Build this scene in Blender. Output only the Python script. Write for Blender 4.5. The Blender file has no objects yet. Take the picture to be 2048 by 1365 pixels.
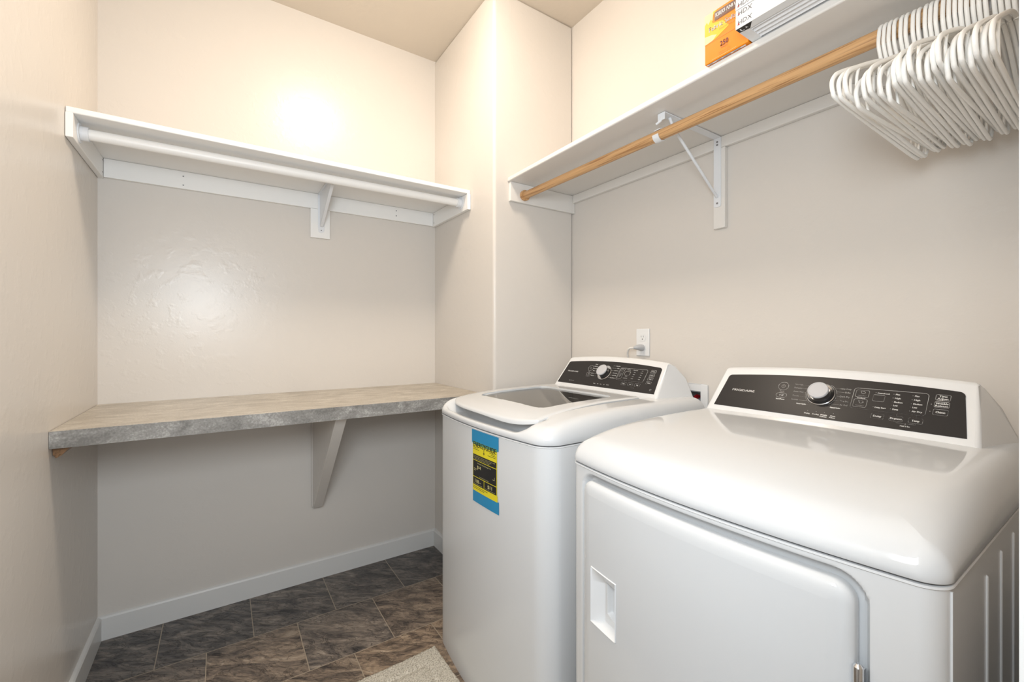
import bpy, bmesh, math, random
from mathutils import Vector, Matrix
random.seed(7)
S = bpy.context.scene
COL = S.collection
R = math.radians

# ------------------------------------------------------------------ camera, world, lights, exposure
CAM_H = 1.184
cd = bpy.data.cameras.new('camera'); cam = bpy.data.objects.new('camera', cd); COL.objects.link(cam)
cam.location = (0, 0, CAM_H); cam.rotation_euler = (R(90), 0, -math.atan(581/870))
cd.sensor_width = 36; cd.lens = 870/2048*36; cd.shift_y = -10.5/2048; cd.clip_start = .01
S.camera = cam
S.view_settings.view_transform = 'Standard'; S.view_settings.look = 'None'
S.view_settings.gamma = 1; S.view_settings.exposure = 0.13; S.view_settings.use_curve_mapping = False
w = bpy.data.worlds.new('world'); S.world = w; w.use_nodes = True
w.node_tree.nodes['Background'].inputs[0].default_value = (.97, .985, 1, 1)
w.node_tree.nodes['Background'].inputs[1].default_value = 0.6
def area(name, loc, rot, sx, sy, power, col):
    l = bpy.data.lights.new(name, 'AREA'); l.shape = 'RECTANGLE'; l.size = sx; l.size_y = sy; l.energy = power; l.color = col
    o = bpy.data.objects.new(name, l); COL.objects.link(o); o.location = loc; o.rotation_euler = rot; return o
area('hall_light', (.06, -.55, 1.50), (R(90), 0, 0), .8, .9, 5.0, (.85, .93, 1))
area('photo_light', (-.15, .03, 1.49), (R(88), 0, R(-25)),   .40, .40, 13.5, (.86, .94, 1))
LAMP_POWER = 74.0
LAMP_COL = (1, .86, .70)

# ------------------------------------------------------------------ room numbers
XL, YB, XC, YC, XR, ZC = -.40, 2.297, 1.008, 1.654, 1.472, 2.74

# ------------------------------------------------------------------ materials
def mat(name, col, rough=.5, metal=0, spec=.5, coat=0, coat_r=.05, bump=None, emit=None):
    m = bpy.data.materials.new(name); m.use_nodes = True; nt = m.node_tree; b = nt.nodes['Principled BSDF']
    b.inputs['Base Color'].default_value = (*col, 1); b.inputs['Roughness'].default_value = rough
    b.inputs['Metallic'].default_value = metal; b.inputs['Specular IOR Level'].default_value = spec
    b.inputs['Coat Weight'].default_value = coat; b.inputs['Coat Roughness'].default_value = coat_r
    if bump:
        sc, st, det = bump
        g = nt.nodes.new('ShaderNodeNewGeometry'); n = nt.nodes.new('ShaderNodeTexNoise'); n.inputs['Scale'].default_value = sc
        n.inputs['Detail'].default_value = det; bp = nt.nodes.new('ShaderNodeBump'); bp.inputs['Strength'].default_value = st
        bp.inputs['Distance'].default_value = .004
        nt.links.new(g.outputs['Position'], n.inputs['Vector']); nt.links.new(n.outputs[0], bp.inputs['Height']); nt.links.new(bp.outputs[0], b.inputs['Normal'])
    if emit: b.inputs['Emission Color'].default_value = (*emit[0], 1); b.inputs['Emission Strength'].default_value = emit[1]
    return m
def N(nt, t, **k):
    n = nt.nodes.new(t)
    for a, v in k.items(): setattr(n, a, v)
    return n
def mathn(nt, op, a, b=None):
    n = N(nt, 'ShaderNodeMath', operation=op)
    for i, v in enumerate((a, b)):
        if v is None: continue
        if hasattr(v, 'links'): nt.links.new(v, n.inputs[i])
        else: n.inputs[i].default_value = v
    return n.outputs[0]
def ramp(nt, fac, stops):
    r = N(nt, 'ShaderNodeValToRGB'); e = r.color_ramp.elements
    while len(e) < len(stops): e.new(.5)
    for i, (p, c) in enumerate(stops): e[i].position = p; e[i].color = (*c, 1)
    nt.links.new(fac, r.inputs[0]); return r.outputs[0]

def wall_material(name, col):
    m = mat(name, col, rough=.27, spec=.38); nt = m.node_tree; b = nt.nodes['Principled BSDF']
    g = N(nt, 'ShaderNodeNewGeometry')
    n1 = N(nt, 'ShaderNodeTexNoise'); n1.inputs['Scale'].default_value = 26; n1.inputs['Detail'].default_value = 3
    n2 = N(nt, 'ShaderNodeTexNoise'); n2.inputs['Scale'].default_value = 3.2; n2.inputs['Detail'].default_value = 4; n2.inputs['Distortion'].default_value = 1.2
    n3 = N(nt, 'ShaderNodeTexNoise'); n3.inputs['Scale'].default_value = 240; n3.inputs['Detail'].default_value = 1
    for n in (n1, n2, n3): nt.links.new(g.outputs['Position'], n.inputs['Vector'])
    p = mathn(nt, 'SUBTRACT', n1.outputs[0], .52); p = mathn(nt, 'MAXIMUM', p, 0.0); p = mathn(nt, 'MULTIPLY', p, 3.0)
    q = mathn(nt, 'MULTIPLY', n2.outputs[0], 1.6); p = mathn(nt, 'MULTIPLY', p, q)
    r = mathn(nt, 'MULTIPLY', n3.outputs[0], .10); p = mathn(nt, 'ADD', p, r)
    bp = N(nt, 'ShaderNodeBump'); bp.inputs['Strength'].default_value = .30; bp.inputs['Distance'].default_value = .0022
    nt.links.new(p, bp.inputs['Height']); nt.links.new(bp.outputs[0], b.inputs['Normal'])
    return m
WALL = wall_material('wall_paint', (.70, .66, .615))
CEIL = wall_material('ceiling_paint', (.68, .61, .52)); CEIL.node_tree.nodes['Principled BSDF'].inputs['Roughness'].default_value = .7
TRIM = mat('trim_white', (.74, .735, .72), .33, bump=(60, .06, 2))
SHELFW = mat('shelf_white', (.88, .875, .86), .38, bump=(40, .05, 2))
SHELFP = mat('shelf_painted', (.78, .755, .72), .40, bump=(40, .05, 2))
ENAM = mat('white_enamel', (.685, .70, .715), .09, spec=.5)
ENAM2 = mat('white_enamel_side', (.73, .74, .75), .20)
PLASTW = mat('white_plastic', (.79, .80, .81), .25, coat=.4)
PLASTSH = mat('white_plastic_shaded', (.42, .43, .44), .4)  # white plastic, greyed to carry the shade inside the wall recess
TUBM = mat('tub_grey', (.78, .78, .77), .35)
DRUM = mat('drum_steel', (.55, .54, .52), .3, metal=.8)
BLACK = mat('panel_black', (.040, .037, .036), .30, spec=.07)
PRINT = mat('print_white', (.90, .90, .89), .4)
PRINTG = mat('print_grey', (.30, .30, .30), .4)
CHROME = mat('chrome', (.75, .76, .78), .12, metal=1)
SILVER = mat('satin_silver', (.55, .55, .57), .5, spec=.3)
DARK = mat('dark_rubber', (.02, .02, .02), .6)
HANG = mat('hanger_plastic', (.93, .92, .89), .30)
METW = mat('bracket_white', (.78, .80, .83), .35)
SCREW = mat('screw_grey', (.25, .25, .26), .4, metal=.6)
CORD = mat('cord_white', (.72, .70, .67), .45)
CORDG = mat('plug_grey', (.45, .46, .48), .45)
RED = mat('valve_red', (.42, .01, .015), .35)
BRASS = mat('brass', (.6, .45, .2), .3, metal=1)
PAPERW = mat('cardboard_white', (.80, .81, .82), .5)
PLEAT = mat('filter_media', (.80, .80, .81), .8, bump=(300, .3, 2))
INK = mat('ink_grey', (.10, .10, .11), .5)
INKB = mat('ink_black', (.012, .012, .012), .45)
ORANGE = mat('box_orange', (.84, .25, .006), .45, spec=.25)
ORANGED = mat('box_orange_dark', (.62, .20, .03), .4)
YELLOW = mat('box_yellow', (.90, .52, .03), .45, spec=.25)
PALE = mat('box_pale', (.85, .68, .36), .45, spec=.25)
BROWN = mat('box_brown', (.10, .025, .01), .4)
PURPLE = mat('box_purple', (.18, .01, .04), .4)
LBLUE = mat('label_blue', (.02, .26, .50), .4)
LYEL = mat('label_yellow', (.80, .68, .02), .45)
LGRN = mat('label_green', (.12, .30, .16), .45)
LPALE = mat('label_print', (.70, .64, .30), .45)

def wood(name, c1, c2, scale, axis):
    m = mat(name, c1, .42); nt = m.node_tree; b = nt.nodes['Principled BSDF']
    g = N(nt, 'ShaderNodeNewGeometry'); mp = N(nt, 'ShaderNodeMapping'); sc = [scale]*3; sc[axis] = scale*.02
    mp.inputs['Scale'].default_value = sc; nt.links.new(g.outputs['Position'], mp.inputs['Vector'])
    n = N(nt, 'ShaderNodeTexNoise'); n.inputs['Scale'].default_value = 1; n.inputs['Detail'].default_value = 3; n.inputs['Distortion'].default_value = .4
    nt.links.new(mp.outputs[0], n.inputs['Vector'])
    c = ramp(nt, n.outputs[0], [(.36, c2), (.47, c1), (.60, tuple(min(1, x*1.12) for x in c1)), (.68, c2)])
    nt.links.new(c, b.inputs['Base Color']); return m
OAK = wood('rod_wood', (.60, .355, .165), (.38, .19, .075), 170, 1)
PINE = wood('bare_pine', (.22, .115, .05), (.12, .06, .025), 90, 1)

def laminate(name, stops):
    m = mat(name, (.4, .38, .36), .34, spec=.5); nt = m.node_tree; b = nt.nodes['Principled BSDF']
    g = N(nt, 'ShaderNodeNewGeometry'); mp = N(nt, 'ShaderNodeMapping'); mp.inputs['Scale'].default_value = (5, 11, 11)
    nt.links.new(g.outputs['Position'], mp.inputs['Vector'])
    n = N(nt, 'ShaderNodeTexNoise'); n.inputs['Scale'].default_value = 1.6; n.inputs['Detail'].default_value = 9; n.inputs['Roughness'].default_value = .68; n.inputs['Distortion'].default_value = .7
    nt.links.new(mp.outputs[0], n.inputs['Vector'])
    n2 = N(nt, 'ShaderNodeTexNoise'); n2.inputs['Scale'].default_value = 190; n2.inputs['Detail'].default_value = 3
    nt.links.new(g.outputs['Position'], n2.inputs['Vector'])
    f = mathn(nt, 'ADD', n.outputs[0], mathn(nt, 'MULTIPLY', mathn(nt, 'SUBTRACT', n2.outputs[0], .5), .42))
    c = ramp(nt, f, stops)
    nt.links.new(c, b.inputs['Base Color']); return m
LAM = laminate('beige_laminate_lit', [(.34, (.36, .315, .255)), (.46, (.45, .40, .33)), (.56, (.52, .47, .395)), (.68, (.64, .59, .51))])  # counter top: warm light from above mixed into the laminate colour
LAME = laminate('laminate_edge_shaded', [(.34, (.175, .168, .158)), (.46, (.24, .232, .218)), (.56, (.30, .29, .275)), (.68, (.46, .45, .43))])  # same laminate on the front edge, darkened to paint in its shade

def floor_material():
    m = mat('stone_tile_vinyl', (.1, .1, .1), .32, spec=.45); nt = m.node_tree; b = nt.nodes['Principled BSDF']
    g = N(nt, 'ShaderNodeNewGeometry'); sx = N(nt, 'ShaderNodeSeparateXYZ'); nt.links.new(g.outputs['Position'], sx.inputs[0])
    TW, TH = .3055, .3095
    row = mathn(nt, 'DIVIDE', mathn(nt, 'SUBTRACT', sx.outputs[1], 1.983), TH); ri = mathn(nt, 'FLOOR', row); rf = mathn(nt, 'SUBTRACT', row, ri)
    half = mathn(nt, 'MULTIPLY', mathn(nt, 'MODULO', mathn(nt, 'ADD', ri, 100.0), 2.0), .5)
    cx = mathn(nt, 'ADD', mathn(nt, 'DIVIDE', mathn(nt, 'SUBTRACT', sx.outputs[0], .1065), TW), half)
    ci = mathn(nt, 'FLOOR', cx); cf = mathn(nt, 'SUBTRACT', cx, ci)
    def edge(f): return mathn(nt, 'MINIMUM', f, mathn(nt, 'SUBTRACT', 1.0, f))
    e = mathn(nt, 'MINIMUM', edge(rf), edge(cf)); grout = mathn(nt, 'LESS_THAN', e, .0052)
    cid = N(nt, 'ShaderNodeCombineXYZ'); nt.links.new(ci, cid.inputs[0]); nt.links.new(ri, cid.inputs[1])
    wn = N(nt, 'ShaderNodeTexWhiteNoise', noise_dimensions='3D'); nt.links.new(cid.outputs[0], wn.inputs['Vector'])
    # per tile coordinates, each tile its own patch of stone
    off = N(nt, 'ShaderNodeVectorMath', operation='SCALE'); nt.links.new(wn.outputs['Color'], off.inputs[0]); off.inputs['Scale'].default_value = 37
    loc = N(nt, 'ShaderNodeVectorMath', operation='ADD'); nt.links.new(g.outputs['Position'], loc.inputs[0]); nt.links.new(off.outputs[0], loc.inputs[1])
    rot = N(nt, 'ShaderNodeVectorRotate', rotation_type='Z_AXIS'); nt.links.new(loc.outputs[0], rot.inputs['Vector'])
    rot.inputs['Angle'].default_value = .62
    mp = N(nt, 'ShaderNodeMapping'); mp.inputs['Scale'].default_value = (6.5, 19, 8); nt.links.new(rot.outputs[0], mp.inputs['Vector'])
    n = N(nt, 'ShaderNodeTexNoise'); n.inputs['Scale'].default_value = 1; n.inputs['Detail'].default_value = 12; n.inputs['Roughness'].default_value = .76; n.inputs['Distortion'].default_value = .9
    nt.links.new(mp.outputs[0], n.inputs['Vector'])
    v = N(nt, 'ShaderNodeTexNoise'); v.inputs['Scale'].default_value = 1.3; v.inputs['Detail'].default_value = 9; v.inputs['Roughness'].default_value = .62; v.inputs['Distortion'].default_value = 1.6
    nt.links.new(mp.outputs[0], v.inputs['Vector'])
    vein = mathn(nt, 'SUBTRACT', 1.0, mathn(nt, 'MINIMUM', mathn(nt, 'MULTIPLY', mathn(nt, 'ABSOLUTE', mathn(nt, 'SUBTRACT', v.outputs[0], .5)), 38.0), 1.0))
    grey = ramp(nt, n.outputs[0], [(.36, (.036, .036, .039)), (.48, (.105, .099, .097)), (.57, (.19, .172, .157)), (.68, (.36, .32, .28))])
    brown = ramp(nt, n.outputs[0], [(.36, (.065, .049, .040)), (.47, (.21, .155, .113)), (.56, (.38, .285, .20)), (.68, (.62, .50, .38))])
    # row along the back wall: its shadow painted in as a darker, greyer tone
    rowshade = mathn(nt, 'GREATER_THAN', ri, -.5)
    tone = mathn(nt, 'MINIMUM', mathn(nt, 'MULTIPLY', mathn(nt, 'POWER', wn.outputs['Value'], .45), mathn(nt, 'SUBTRACT', 1.15, mathn(nt, 'MULTIPLY', rowshade, .95))), 1.0)
    mx = N(nt, 'ShaderNodeMix', data_type='RGBA'); nt.links.new(tone, mx.inputs[0]); nt.links.new(grey, mx.inputs[6]); nt.links.new(brown, mx.inputs[7])
    dk = N(nt, 'ShaderNodeMix', data_type='RGBA', blend_type='MULTIPLY'); nt.links.new(mathn(nt, 'MULTIPLY', vein, .8), dk.inputs[0])
    nt.links.new(mx.outputs[2], dk.inputs[6]); dk.inputs[7].default_value = (.28, .26, .26, 1)
    gm = N(nt, 'ShaderNodeMix', data_type='RGBA'); nt.links.new(grout, gm.inputs[0]); nt.links.new(dk.outputs[2], gm.inputs[6]); gm.inputs[7].default_value = (.40, .33, .25, 1)
    nt.links.new(gm.outputs[2], b.inputs['Base Color'])
    h = mathn(nt, 'SUBTRACT', mathn(nt, 'SUBTRACT', n.outputs[0], mathn(nt, 'MULTIPLY', vein, .25)), mathn(nt, 'MULTIPLY', grout, .3))
    bp = N(nt, 'ShaderNodeBump'); bp.inputs['Strength'].default_value = .6; bp.inputs['Distance'].default_value = .0035
    nt.links.new(h, bp.inputs['Height']); nt.links.new(bp.outputs[0], b.inputs['Normal'])
    return m
FLOOR = floor_material()

def glass_material():
    m = bpy.data.materials.new('lid_glass'); m.use_nodes = True; nt = m.node_tree; nt.nodes.clear()
    o = N(nt, 'ShaderNodeOutputMaterial'); t = N(nt, 'ShaderNodeBsdfTransparent'); t.inputs[0].default_value = (.86, .86, .85, 1)
    gl = N(nt, 'ShaderNodeBsdfGlossy'); gl.inputs['Roughness'].default_value = .02; gl.inputs[0].default_value = (.9, .9, .9, 1)
    f = N(nt, 'ShaderNodeFresnel'); f.inputs[0].default_value = 1.6; mx = N(nt, 'ShaderNodeMixShader')
    nt.links.new(f.outputs[0], mx.inputs[0]); nt.links.new(t.outputs[0], mx.inputs[1]); nt.links.new(gl.outputs[0], mx.inputs[2]); nt.links.new(mx.outputs[0], o.inputs[0])
    return m
GLASS = glass_material()

def mat_pile():
    m = mat('mat_cotton', (.62, .57, .48), .95, spec=.1); nt = m.node_tree; b = nt.nodes['Principled BSDF']
    g = N(nt, 'ShaderNodeNewGeometry'); n = N(nt, 'ShaderNodeTexNoise'); n.inputs['Scale'].default_value = 210; n.inputs['Detail'].default_value = 3
    nt.links.new(g.outputs['Position'], n.inputs['Vector'])
    c = ramp(nt, n.outputs[0], [(.35, (.36, .33, .27)), (.5, (.60, .56, .48)), (.65, (.72, .68, .60))]); nt.links.new(c, b.inputs['Base Color'])
    bp = N(nt, 'ShaderNodeBump'); bp.inputs['Strength'].default_value = .8; bp.inputs['Distance'].default_value = .004
    nt.links.new(n.outputs[0], bp.inputs['Height']); nt.links.new(bp.outputs[0], b.inputs['Normal']); return m
PILE = mat_pile()

# ------------------------------------------------------------------ mesh helpers
class MB:
    def __init__(s): s.v = []; s.f = []; s.m = []
    def add(s, vs, fs, mi=0):
        o = len(s.v); s.v += [tuple(p) for p in vs]; s.f += [tuple(i+o for i in f) for f in fs]; s.m += [mi]*len(fs); return s
    def box(s, x0, x1, y0, y1, z0, z1, mi=0):
        vs = [(x, y, z) for x in (x0, x1) for y in (y0, y1) for z in (z0, z1)]
        return s.add(vs, [(0, 1, 3, 2), (4, 6, 7, 5), (0, 4, 5, 1), (2, 3, 7, 6), (0, 2, 6, 4), (1, 5, 7, 3)], mi)
    def prism(s, poly, fn, a, b, mi=0):           # poly 2-D, fn(p,q,t) -> point
        n = len(poly); vs = [fn(p, q, a) for p, q in poly]+[fn(p, q, b) for p, q in poly]
        return s.add(vs, [tuple(range(n)), tuple(reversed(range(n, 2*n)))]+[(i, i+n, (i+1) % n+n, (i+1) % n) for i in range(n)], mi)
    def loft(s, rings, mi=0, cap0=False, cap1=False, close=True):
        n = len(rings[0]); vs = [p for r in rings for p in r]; fs = []
        for k in range(len(rings)-1):
            for i in range(n if close else n-1):
                j = (i+1) % n; fs.append((k*n+i, k*n+j, (k+1)*n+j, (k+1)*n+i))
        if cap0: fs.append(tuple(reversed(range(n))))
        if cap1: fs.append(tuple(range((len(rings)-1)*n, len(rings)*n)))
        return s.add(vs, fs, mi)
    def tube(s, pts, r, n=10, mi=0, caps=True, closed=False, up=None, flat=1.0):
        pts = [Vector(p) for p in pts]; rings = []; K = len(pts); prev = None
        for k in range(K):
            a = pts[(k-1) % K] if (closed or k > 0) else pts[k]; b = pts[(k+1) % K] if (closed or k < K-1) else pts[k]
            t = (b-a).normalized()
            if up is not None: u = Vector(up)
            elif prev is not None: u = prev
            else: u = Vector((0, 0, 1)) if abs(t.z) < .9 else Vector((1, 0, 0))
            u = (u-t*u.dot(t)).normalized(); prev = u; wv = t.cross(u); rr = r[k] if isinstance(r, (list, tuple)) else r
            rings.append([tuple(pts[k]+u*math.cos(2*math.pi*i/n)*rr*flat+wv*math.sin(2*math.pi*i/n)*rr) for i in range(n)])
        if closed: rings.append(rings[0])
        return s.loft(rings, mi, caps and not closed, caps and not closed)
    def cyl(s, c, ax, r, h, n=28, mi=0, r2=None):
        c = Vector(c); ax = Vector(ax).normalized(); return s.tube([c, c+ax*h], [r, r if r2 is None else r2], n, mi)
    def build(s, name, mats, parent=None, smooth=None, bevel=None, seg=2, fixn=True):
        me = bpy.data.meshes.new(name); me.from_pydata(s.v, [], s.f)
        mats = mats if isinstance(mats, (list, tuple)) else [mats]
        for m in mats: me.materials.append(m)
        me.polygons.foreach_set('material_index', s.m)
        if fixn:
            bm = bmesh.new(); bm.from_mesh(me); bmesh.ops.remove_doubles(bm, verts=bm.verts, dist=1e-6); bmesh.ops.recalc_face_normals(bm, faces=bm.faces); bm.to_mesh(me); bm.free()
        if smooth is not None:
            me.polygons.foreach_set('use_smooth', [True]*len(me.polygons))
            if smooth < 180: me.set_sharp_from_angle(angle=R(smooth))
        me.update(); o = bpy.data.objects.new(name, me); COL.objects.link(o)
        if parent:
            o.parent = parent; o.matrix_parent_inverse = Matrix.Translation(-Vector(parent['at'])) if 'at' in parent else Matrix()
        if bevel:
            md = o.modifiers.new('bevel', 'BEVEL'); md.width = bevel; md.segments = seg; md.limit_method = 'ANGLE'; md.angle_limit = R(35); md.harden_normals = False
        return o
def thing(name, loc, label, cat, group=None):
    o = bpy.data.objects.new(name, None); o.empty_display_size = .05; COL.objects.link(o); o.location = loc; o['at'] = list(loc)
    o['label'] = label; o['category'] = cat
    if group: o['group'] = group
    return o
def tag(o, label, cat, group=None):
    o['label'] = label; o['category'] = cat
    if group: o['group'] = group
    return o
def struct(o): o['kind'] = 'structure'; return o
def child(o, parent):          # sub-part: parent is a mesh whose own frame already carries the thing's offset
    o.parent = parent; o.matrix_parent_inverse = Matrix(); return o

# lettering ---------------------------------------------------------
_cache = {}
def glyphs(s):
    if s not in _cache:
        c = bpy.data.curves.new('t', 'FONT'); c.body = s; c.size = 1; c.resolution_u = 2
        o = bpy.data.objects.new('t', c); COL.objects.link(o); bpy.context.view_layer.update()
        me = o.to_mesh(); vs = [(v.co.x, v.co.y) for v in me.vertices]; fs = [tuple(p.vertices) for p in me.polygons]
        o.to_mesh_clear(); bpy.data.objects.remove(o); bpy.data.curves.remove(c)
        _cache[s] = (vs, fs)
    return _cache[s]
def text(mb, s, a, b, fn, h=None, wdt=None, al='c', mi=0, off=0, slant=0, bold=0):
    """cap height h, optional total width wdt, anchored at a (l/c/r), centred vertically on b"""
    vs, fs = glyphs(s)
    if not vs: return
    x0 = min(v[0] for v in vs); x1 = max(v[0] for v in vs); k = h/.70; kx = wdt/(x1-x0) if wdt else k; W = (x1-x0)*kx
    ox = a-(0 if al == 'l' else W if al == 'r' else W/2)
    for db in ([0] if not bold else [-bold, 0, bold]):
        mb.add([fn(ox+(x-x0)*kx+slant*(y-.35)*k+db, b+(y-.35)*k, off+abs(db)*.01) for x, y in vs], fs, mi)
def rrect(a0, a1, b0, b1, r, n=5):
    out = []
    for cx, cy, st in ((a1-r, b1-r, 0), (a0+r, b1-r, 90), (a0+r, b0+r, 180), (a1-r, b0+r, 270)):
        for i in range(n+1):
            t = R(st+90*i/n); out.append((cx+r*math.cos(t), cy+r*math.sin(t)))
    return out
def outline(mb, poly, wd, fn, mi=0, off=0, closed=True):
    n = len(poly); L = []; Rr = []
    for i in range(n):
        p = Vector(poly[i]); a = Vector(poly[i-1] if (closed or i) else poly[i]); c = Vector(poly[(i+1) % n] if (closed or i < n-1) else poly[i])
        t = (c-a).normalized(); nn = Vector((-t.y, t.x))*wd/2; L.append(p+nn); Rr.append(p-nn)
    vs = [fn(p.x, p.y, off) for p in L]+[fn(p.x, p.y, off) for p in Rr]
    mb.add(vs, [(i, (i+1) % n, (i+1) % n+n, i+n) for i in range(n if closed else n-1)], mi)
def flat(mb, poly, fn, mi=0, off=0): mb.add([fn(a, b, off) for a, b in poly], [tuple(range(len(poly)))], mi)
def circ(a, b, r, n=24, t0=0, t1=360): return [(a+r*math.cos(R(t0+(t1-t0)*i/n)), b+r*math.sin(R(t0+(t1-t0)*i/n))) for i in range(n if t1-t0 == 360 else n+1)]

# ------------------------------------------------------------------ setting
T = .12
struct(MB().box(-.52, 1.60, -.8, YB+T, -.05, 0).build('floor', FLOOR))
struct(MB().box(-.52, 1.60, -.06, YB+T, ZC, ZC+.1).build('ceiling', CEIL))
struct(MB().box(XL-T, XL, -.06, YB+T, 0, ZC).build('wall_left', WALL))
struct(MB().box(XL, XC+.02, YB, YB+T, 0, ZC).build('wall_back', WALL))
struct(MB().box(XC, XR, YC, YB+T, 0, ZC).build('wall_corner', WALL, bevel=.012, seg=4, smooth=60))
hy0, hy1, hz0, hz1 = .945, 1.145, .80, .978
wr = MB().box(XR, XR+T, .04, hy0, 0, ZC).box(XR, XR+T, hy1, YB+T, 0, ZC).box(XR, XR+T, hy0, hy1, 0, hz0).box(XR, XR+T, hy0, hy1, hz1, ZC)
struct(wr.build('wall_right', WALL, fixn=False))
struct(MB().box(.515, XR+T, -.06, .048, 0, ZC).box(XL, -.385, -.06, .048, 0, ZC).box(-.385, .515, -.06, .048, 2.07, ZC).build('wall_front', WALL, fixn=False))
d1 = MB().box(.5, .515, -.06, .0604, 0, 2.055).box(-.385, -.37, -.06, .0604, 0, 2.055).box(-.385, .515, -.06, .0604, 2.055, 2.07)
d1.box(.506, .57, .048, .0604, 0, 2.125).box(-.399, -.376, .048, .0604, 0, 2.125).box(-.399, .57, .048, .0604, 2.061, 2.125)
struct(d1.build('door_1', TRIM, fixn=False))
def baseboard(name, fn, a, b):
    p = [(0, 0), (.013, 0), (.013, .084), (.009, .090), (.0035, .0925), (0, .093)]
    struct(MB().prism(p, fn, a, b).build(name, TRIM))
baseboard('baseboard_back', lambda p, q, t: (t, YB-p, q), XL, XC)
baseboard('baseboard_left', lambda p, q, t: (XL+p, t, q), .07, YB-.013)
baseboard('baseboard_corner', lambda p, q, t: (XC-p, t, q), YC-.013, YB-.013)
baseboard('baseboard_right', lambda p, q, t: (XR-p, t, q), .07, YC-.013)
baseboard('baseboard_front', lambda p, q, t: (t, YC-p, q), XC-.013, XR-.013)

# ceiling lamp (just out of view, seen as a highlight on the paint)
cl = thing('ceiling_light', (.50, 1.29, ZC), 'round white ceiling lamp lighting the laundry room from above', 'ceiling light')
MB().cyl((.50, 1.29, ZC-.025), (0, 0, 1), .155, .025, 40).build('mounting_plate', TRIM, cl, smooth=40)
dm = MB(); rings = []
for k in range(9):
    t = R(90*k/8); rings.append([(.50+.145*math.cos(t)*math.cos(2*math.pi*i/40), 1.29+.145*math.cos(t)*math.sin(2*math.pi*i/40), ZC-.026-.075*math.sin(t)) for i in range(40)])
rings[-1] = [(.50+.002*math.cos(2*math.pi*i/40), 1.29+.002*math.sin(2*math.pi*i/40), ZC-.101) for i in range(40)]
dm.loft(rings, cap1=True).build('glass_dome', mat('lamp_glass', (.9, .9, .9), .4, emit=(LAMP_COL, LAMP_POWER)), cl, smooth=60)

# ------------------------------------------------------------------ white closet shelf and rod on the back wall
sh = thing('closet_shelf', (.30, YB, 1.80), 'white closet shelf on cleats high on the back wall above the laminate counter', 'shelf')
MB().box(XL+.001, XC-.001, 1.872, YB-.001, 1.8735, 1.8925).build('shelf_board', SHELFW, sh, bevel=.003, seg=3, smooth=50)
MB().box(XL+.02, XC-.02, YB-.018, YB-.001, 1.80, 1.873).build('back_cleat', SHELFW, sh, bevel=.0015)
for x0, x1 in ((XL+.001, XL+.019), (XC-.019, XC-.001)):
    MB().box(x0, x1, 1.868, YB-.001, 1.797, 1.873).build('end_cleat', SHELFW, sh, bevel=.002)
MB().box(.356, .4445, YB-.019, YB-.001, 1.6595, 1.7995).build('backing_block', SHELFW, sh, bevel=.0015)
br = MB()
br.prism([(.389, 1.871), (.389, 1.700), (.3925, 1.688), (.404, 1.684), (.4155, 1.688), (.419, 1.700), (.419, 1.871)], lambda p, q, t: (p, t, q), YB-.0195, YB-.0215)
br.box(.389, .419, 1.99, YB-.0215, 1.8690, 1.8725)
for x0, x1 in ((.397, .3985), (.4095, .411)):
    br.prism([(YB-.0215, 1.8695), (YB-.0215, 1.72), (YB-.03, 1.715), (2.02, 1.848), (2.00, 1.8695)], lambda p, q, t: (t, p, q), x0, x1)
br.prism([(YB-.028, 1.7165), (YB-.030, 1.7135), (2.018, 1.8465), (2.022, 1.849)], lambda p, q, t: (t, p, q), .397, .411)
br.build('metal_bracket', METW, sh, bevel=.0006)
def screw(parent, c, ax, r=.0028): MB().cyl(c, ax, r, .0012, 10).build('screw', SCREW, parent, smooth=40)
for x, z in ((.404, 1.853), (.400, 1.818), (.404, 1.697), (-.133, 1.852), (-.133, 1.815), (.778, 1.853), (.778, 1.826)):
    screw(sh, (x, YB-(.0215 if .39 < x < .41 else .0175), z), (0, -1, 0))
for z in (1.862, 1.815): screw(sh, (XL+.0187, YB-.03, z), (1, 0, 0)); screw(sh, (XC-.0187, YB-.03, z), (-1, 0, 0))
for sx, xx in ((1, XL+.019), (-1, XC-.019)):
    k = MB(); z0 = 1.8375 if sx > 0 else 1.843
    k.cyl((xx, 1.94, z0), (sx, 0, 0), .031, .004, 32); k.cyl((xx+sx*.004, 1.94, z0), (sx, 0, 0), .0225, .020, 32)
    k.build('rod_socket', METW, sh, smooth=40)
MB().tube([(XL+.026, 1.94, 1.8375), (XC-.026, 1.94, 1.843)], .0178, 28).build('closet_rod', SHELFW, smooth=60)
tag(bpy.data.objects['closet_rod'], 'white round hanging rod under the white shelf on the back wall', 'closet rod')

# ------------------------------------------------------------------ shelf, bracket and wooden rod on the right wall
SX0 = 1.078; RX, RZ0, RZ1 = 1.160, 1.829, 1.817
def rodz(y): return RZ0+(RZ1-RZ0)*(1.64-y)/1.31
s2 = thing('closet_shelf', (XR, .87, 1.80), 'long painted closet shelf on the right wall above the washer and dryer', 'shelf')
MB().box(SX0, XR-.001, .065, YC-.001, 1.883, 1.902).build('shelf_board', SHELFP, s2, bevel=.004, seg=3, smooth=50)
MB().box(XR-.018, XR-.001, .065, YC-.02, 1.844, 1.8825).build('back_cleat', SHELFP, s2, bevel=.002)
MB().box(SX0+.007, XR-.001, YC-.018, YC-.001, 1.795, 1.8825).build('end_cleat', SHELFP, s2, bevel=.002)
MB().box(XR-.0185, XR-.001, .846, .889, 1.562, 1.8435).build('backing_block', SHELFP, s2, bevel=.002)
k = MB(); k.cyl((RX, YC-.018, RZ0), (0, -1, 0), .024, .012, 28); k.build('rod_socket', OAK, s2, smooth=40)
b2 = MB(); xw = XR-.019; by = .872
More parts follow.
